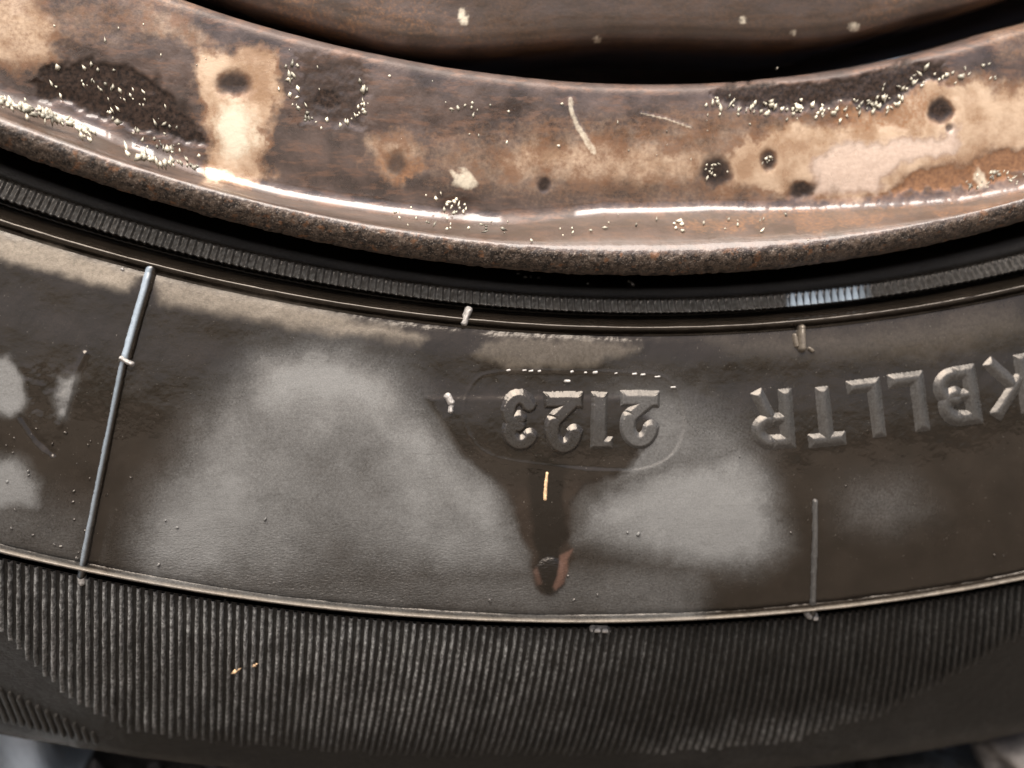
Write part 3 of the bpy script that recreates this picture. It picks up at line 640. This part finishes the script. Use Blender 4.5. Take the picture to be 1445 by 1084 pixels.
scatter([(640,155),(720,150)], 16, 5, (1,3), (1.2,3)); scatter([(1000,235),(1012,250)], 14, 6, (.8,2), (1,3)); scatter([(1080,222),(1088,232)], 8, 4, (.8,1.8), (1,3))
scatter([(0,20),(400,60),(700,190),(1000,180),(1445,120)], 60, 60, (.6,1.6), (.8,2.5))
M_PALE = simple('pale_crust', (0.36,0.33,0.26), 0.35, 0.85, 260)
scatter([(0,141),(50,157),(100,172),(132,188)], 60, 2.5, (2,4), (3,6)); scatter([(180,212),(225,228),(280,238)], 36, 2.5, (2,3.6), (2.5,5))
crumbs('dirt_flecks', [(s[0], s[1], s[2]*(1.0 if rng.random() < .8 else 2.2), s[3]*(1.0 if rng.random() < .8 else 1.6), s[4]) for s in S if np.interp(s[0],[0,560,900,1445],[-20,84,122,30]) < s[1]], M_PALE, rim, on_rim)

# ---------------------------------------------------------------- ground and what lies on it
def ground():
    g = N('damp_grit')
    big = g.noise(30, 4); f = g.noise(700, 5, .65); p = g.vor(380)
    c = g.mix(g.ramp(big, .35, .65), (0.085,0.070,0.055), (0.14,0.12,0.10)); c = g.mix(g.ramp(f, .35, .7), c, (0.17,0.15,0.13))
    g.set(Base_Color=c, Roughness=.75, Normal=g.bump(f, .6, .002, g.bump(p, .5, .003))); return g.m
gm = ground()
n = 121; a = np.linspace(-1,1,n); a = np.sign(a)*np.abs(a)**4*120; X, Y = np.meshgrid(a, a, indexing='ij')
Z = -0.002 + 0.0012*(fbm(X*1000+999, Y*1000+999, 9, 200)-.5)*2
add_mesh('ground', np.stack([X, Y, Z], -1).reshape(-1,3), grid_quads(n, n, False, False), gm, kind='structure')


def clear(x): return 0.2715 - math.sqrt(0.2715**2 - x*x)            # height of the tread over the ground at x
# pale crumpled plastic caught under the left of the tyre
nx, ny = 90, 90
X, Y = np.meshgrid(np.linspace(-.150,-.0735,nx), np.linspace(.0065,.110,ny), indexing='ij')
f = fbm(X*1000+500, Y*1000+500, 14, 300, 3); rd = np.abs(fbm(X*1000+400, Y*1000+300, 9, 310, 2)-.5)*2
C = 0.2715 - np.sqrt(0.2715**2 - X**2)
edge = smooth(0, .012, np.minimum(np.minimum(X+.150+.006*(f-.5), -.0735+.012*(f-.5)-X), np.minimum((Y-.0065)*3, .110-Y)))
Z = np.minimum(.0008 + edge*(0.75*C*np.exp(-((Y-.016)/.007)**2)*(.6+.8*f) + 0.35*C + .010*(f-.35) + .006*(1-rd)), C*.88 - .0004)
Z = np.maximum(Z, .0002)
g = N('pale_plastic'); g.set(Base_Color=g.mix(g.ramp(g.noise(90,3), .35,.65), (.66,.72,.77), (.82,.86,.90)), Roughness=.35, Normal=g.bump(g.noise(500,3), .4, .0006), Subsurface_Weight=0.0)
pl = add_mesh('plastic_sheet', np.stack([X, Y, Z], -1).reshape(-1,3), grid_quads(nx, ny, False, False), g.m)
pl['label'] = 'crumpled pale blue plastic sheet lying under the left edge of the tyre'; pl['category'] = 'plastic sheet'

def stone(name, label, cat, x, y, rx, ry, rz, mat, seed, z=None, group=None):
    import bmesh
    bm = bmesh.new(); bmesh.ops.create_icosphere(bm, subdivisions=4, radius=1.0)
    co = np.array([v.co[:] for v in bm.verts]); bm.verts.index_update()
    d = 0.62 + 0.55*fbm(co[:,0]*40+co[:,2]*25+200, co[:,1]*40-co[:,2]*19+200, 26, seed, 4)
    co = co*d[:,None]*np.array([rx, ry, rz]); base = -0.75*rz*0.8
    co[:,2] = np.maximum(co[:,2], base); co[:,2] -= base
    tr = np.array([[v.index for v in f.verts] for f in bm.faces]); bm.free()
    co += np.array([x, y, (-.0022 if z is None else z)])
    o = add_mesh(name, co, None, mat, tris=tr); o['label'] = label; o['category'] = cat
    if group: o['group'] = group
    return o
M_ROCK = simple('rough_grey_stone', (.17,.15,.135), .7, .45, 420, .7, .0008); M_DARK = simple('dark_stone', (.035,.032,.028), .6, .5, 500, .7, .0008)
M_WPEB = simple('white_pebble', (.74,.76,.78), .35, .12, 300, .3, .0005)
stone('stone', 'rough grey brown stone at the right end under the tyre', 'stone', .0650, .0215, .0135, .0085, .0062, M_ROCK, 401)
stone('stone', 'flat dark stone between the tyre and the rough grey stone', 'stone', .0430, .0235, .0080, .007, .0026, M_DARK, 402)
stone('pebble', 'small round white pebble beside the crumpled plastic', 'pebble', -.0690, .0230, .0030, .003, .0036, M_WPEB, 404, z=0.0)
stone('stone', 'small dark stone just right of the white pebble', 'stone', -.0655, .0300, .0034, .004, .0030, M_DARK, 405)
# loose grit on the ground near the wheel
V = []; F = []
for k in range(1600):
    x = random.gauss(0, .12); y = random.uniform(-.16, .26); w = random.uniform(.0006, .0026)
    if 0 < y < .21: w = min(w, 0.25*max(clear(min(abs(x), .25)), .0002))
    V.append(ico_v*np.array([w*random.uniform(.7,1.2), w*random.uniform(.7,1.2), w*.7]) + rng.uniform(-.25,.25,(6,3))*w + np.array([x, y, -.0012+.3*w])); F.append(ico_f + 6*k)
add_mesh('gravel', np.concatenate(V), None, M_ROCK, kind='stuff', tris=np.concatenate(F), smooth_shade=False)
late_specks()
# two dry crumbs caught between the ribs
for (x, y, w, l, lb) in ((333,944,3.6,6.5,'longer tan crumb caught between the fine ribs of the shoulder'), (360,935,3.0,4.2,'shorter tan crumb right of the longer crumb on the ribs')):
    r, th = on_tyre(np.array([[x, y]], float)); p = tyre_point(r, th, .00045)[0]; sc = 8e-5
    v = np.concatenate([ico_v, ico_v*.7+np.array([.8,.3,.2])]) + rng.uniform(-.25,.25,(12,3))
    c, d = math.cos(-.45), math.sin(-.45); v = v*np.array([l, w, w])*sc
    v = np.stack([v[:,0]*c+v[:,1]*d, -v[:,0]*d+v[:,1]*c, v[:,2]], -1)
    o = add_mesh('crumb', world(v + p), None, M_TAN, tris=np.concatenate([ico_f, ico_f+6])); o['label'] = lb; o['category'] = 'crumb'; o['group'] = 'tan crumbs caught in the ribs'
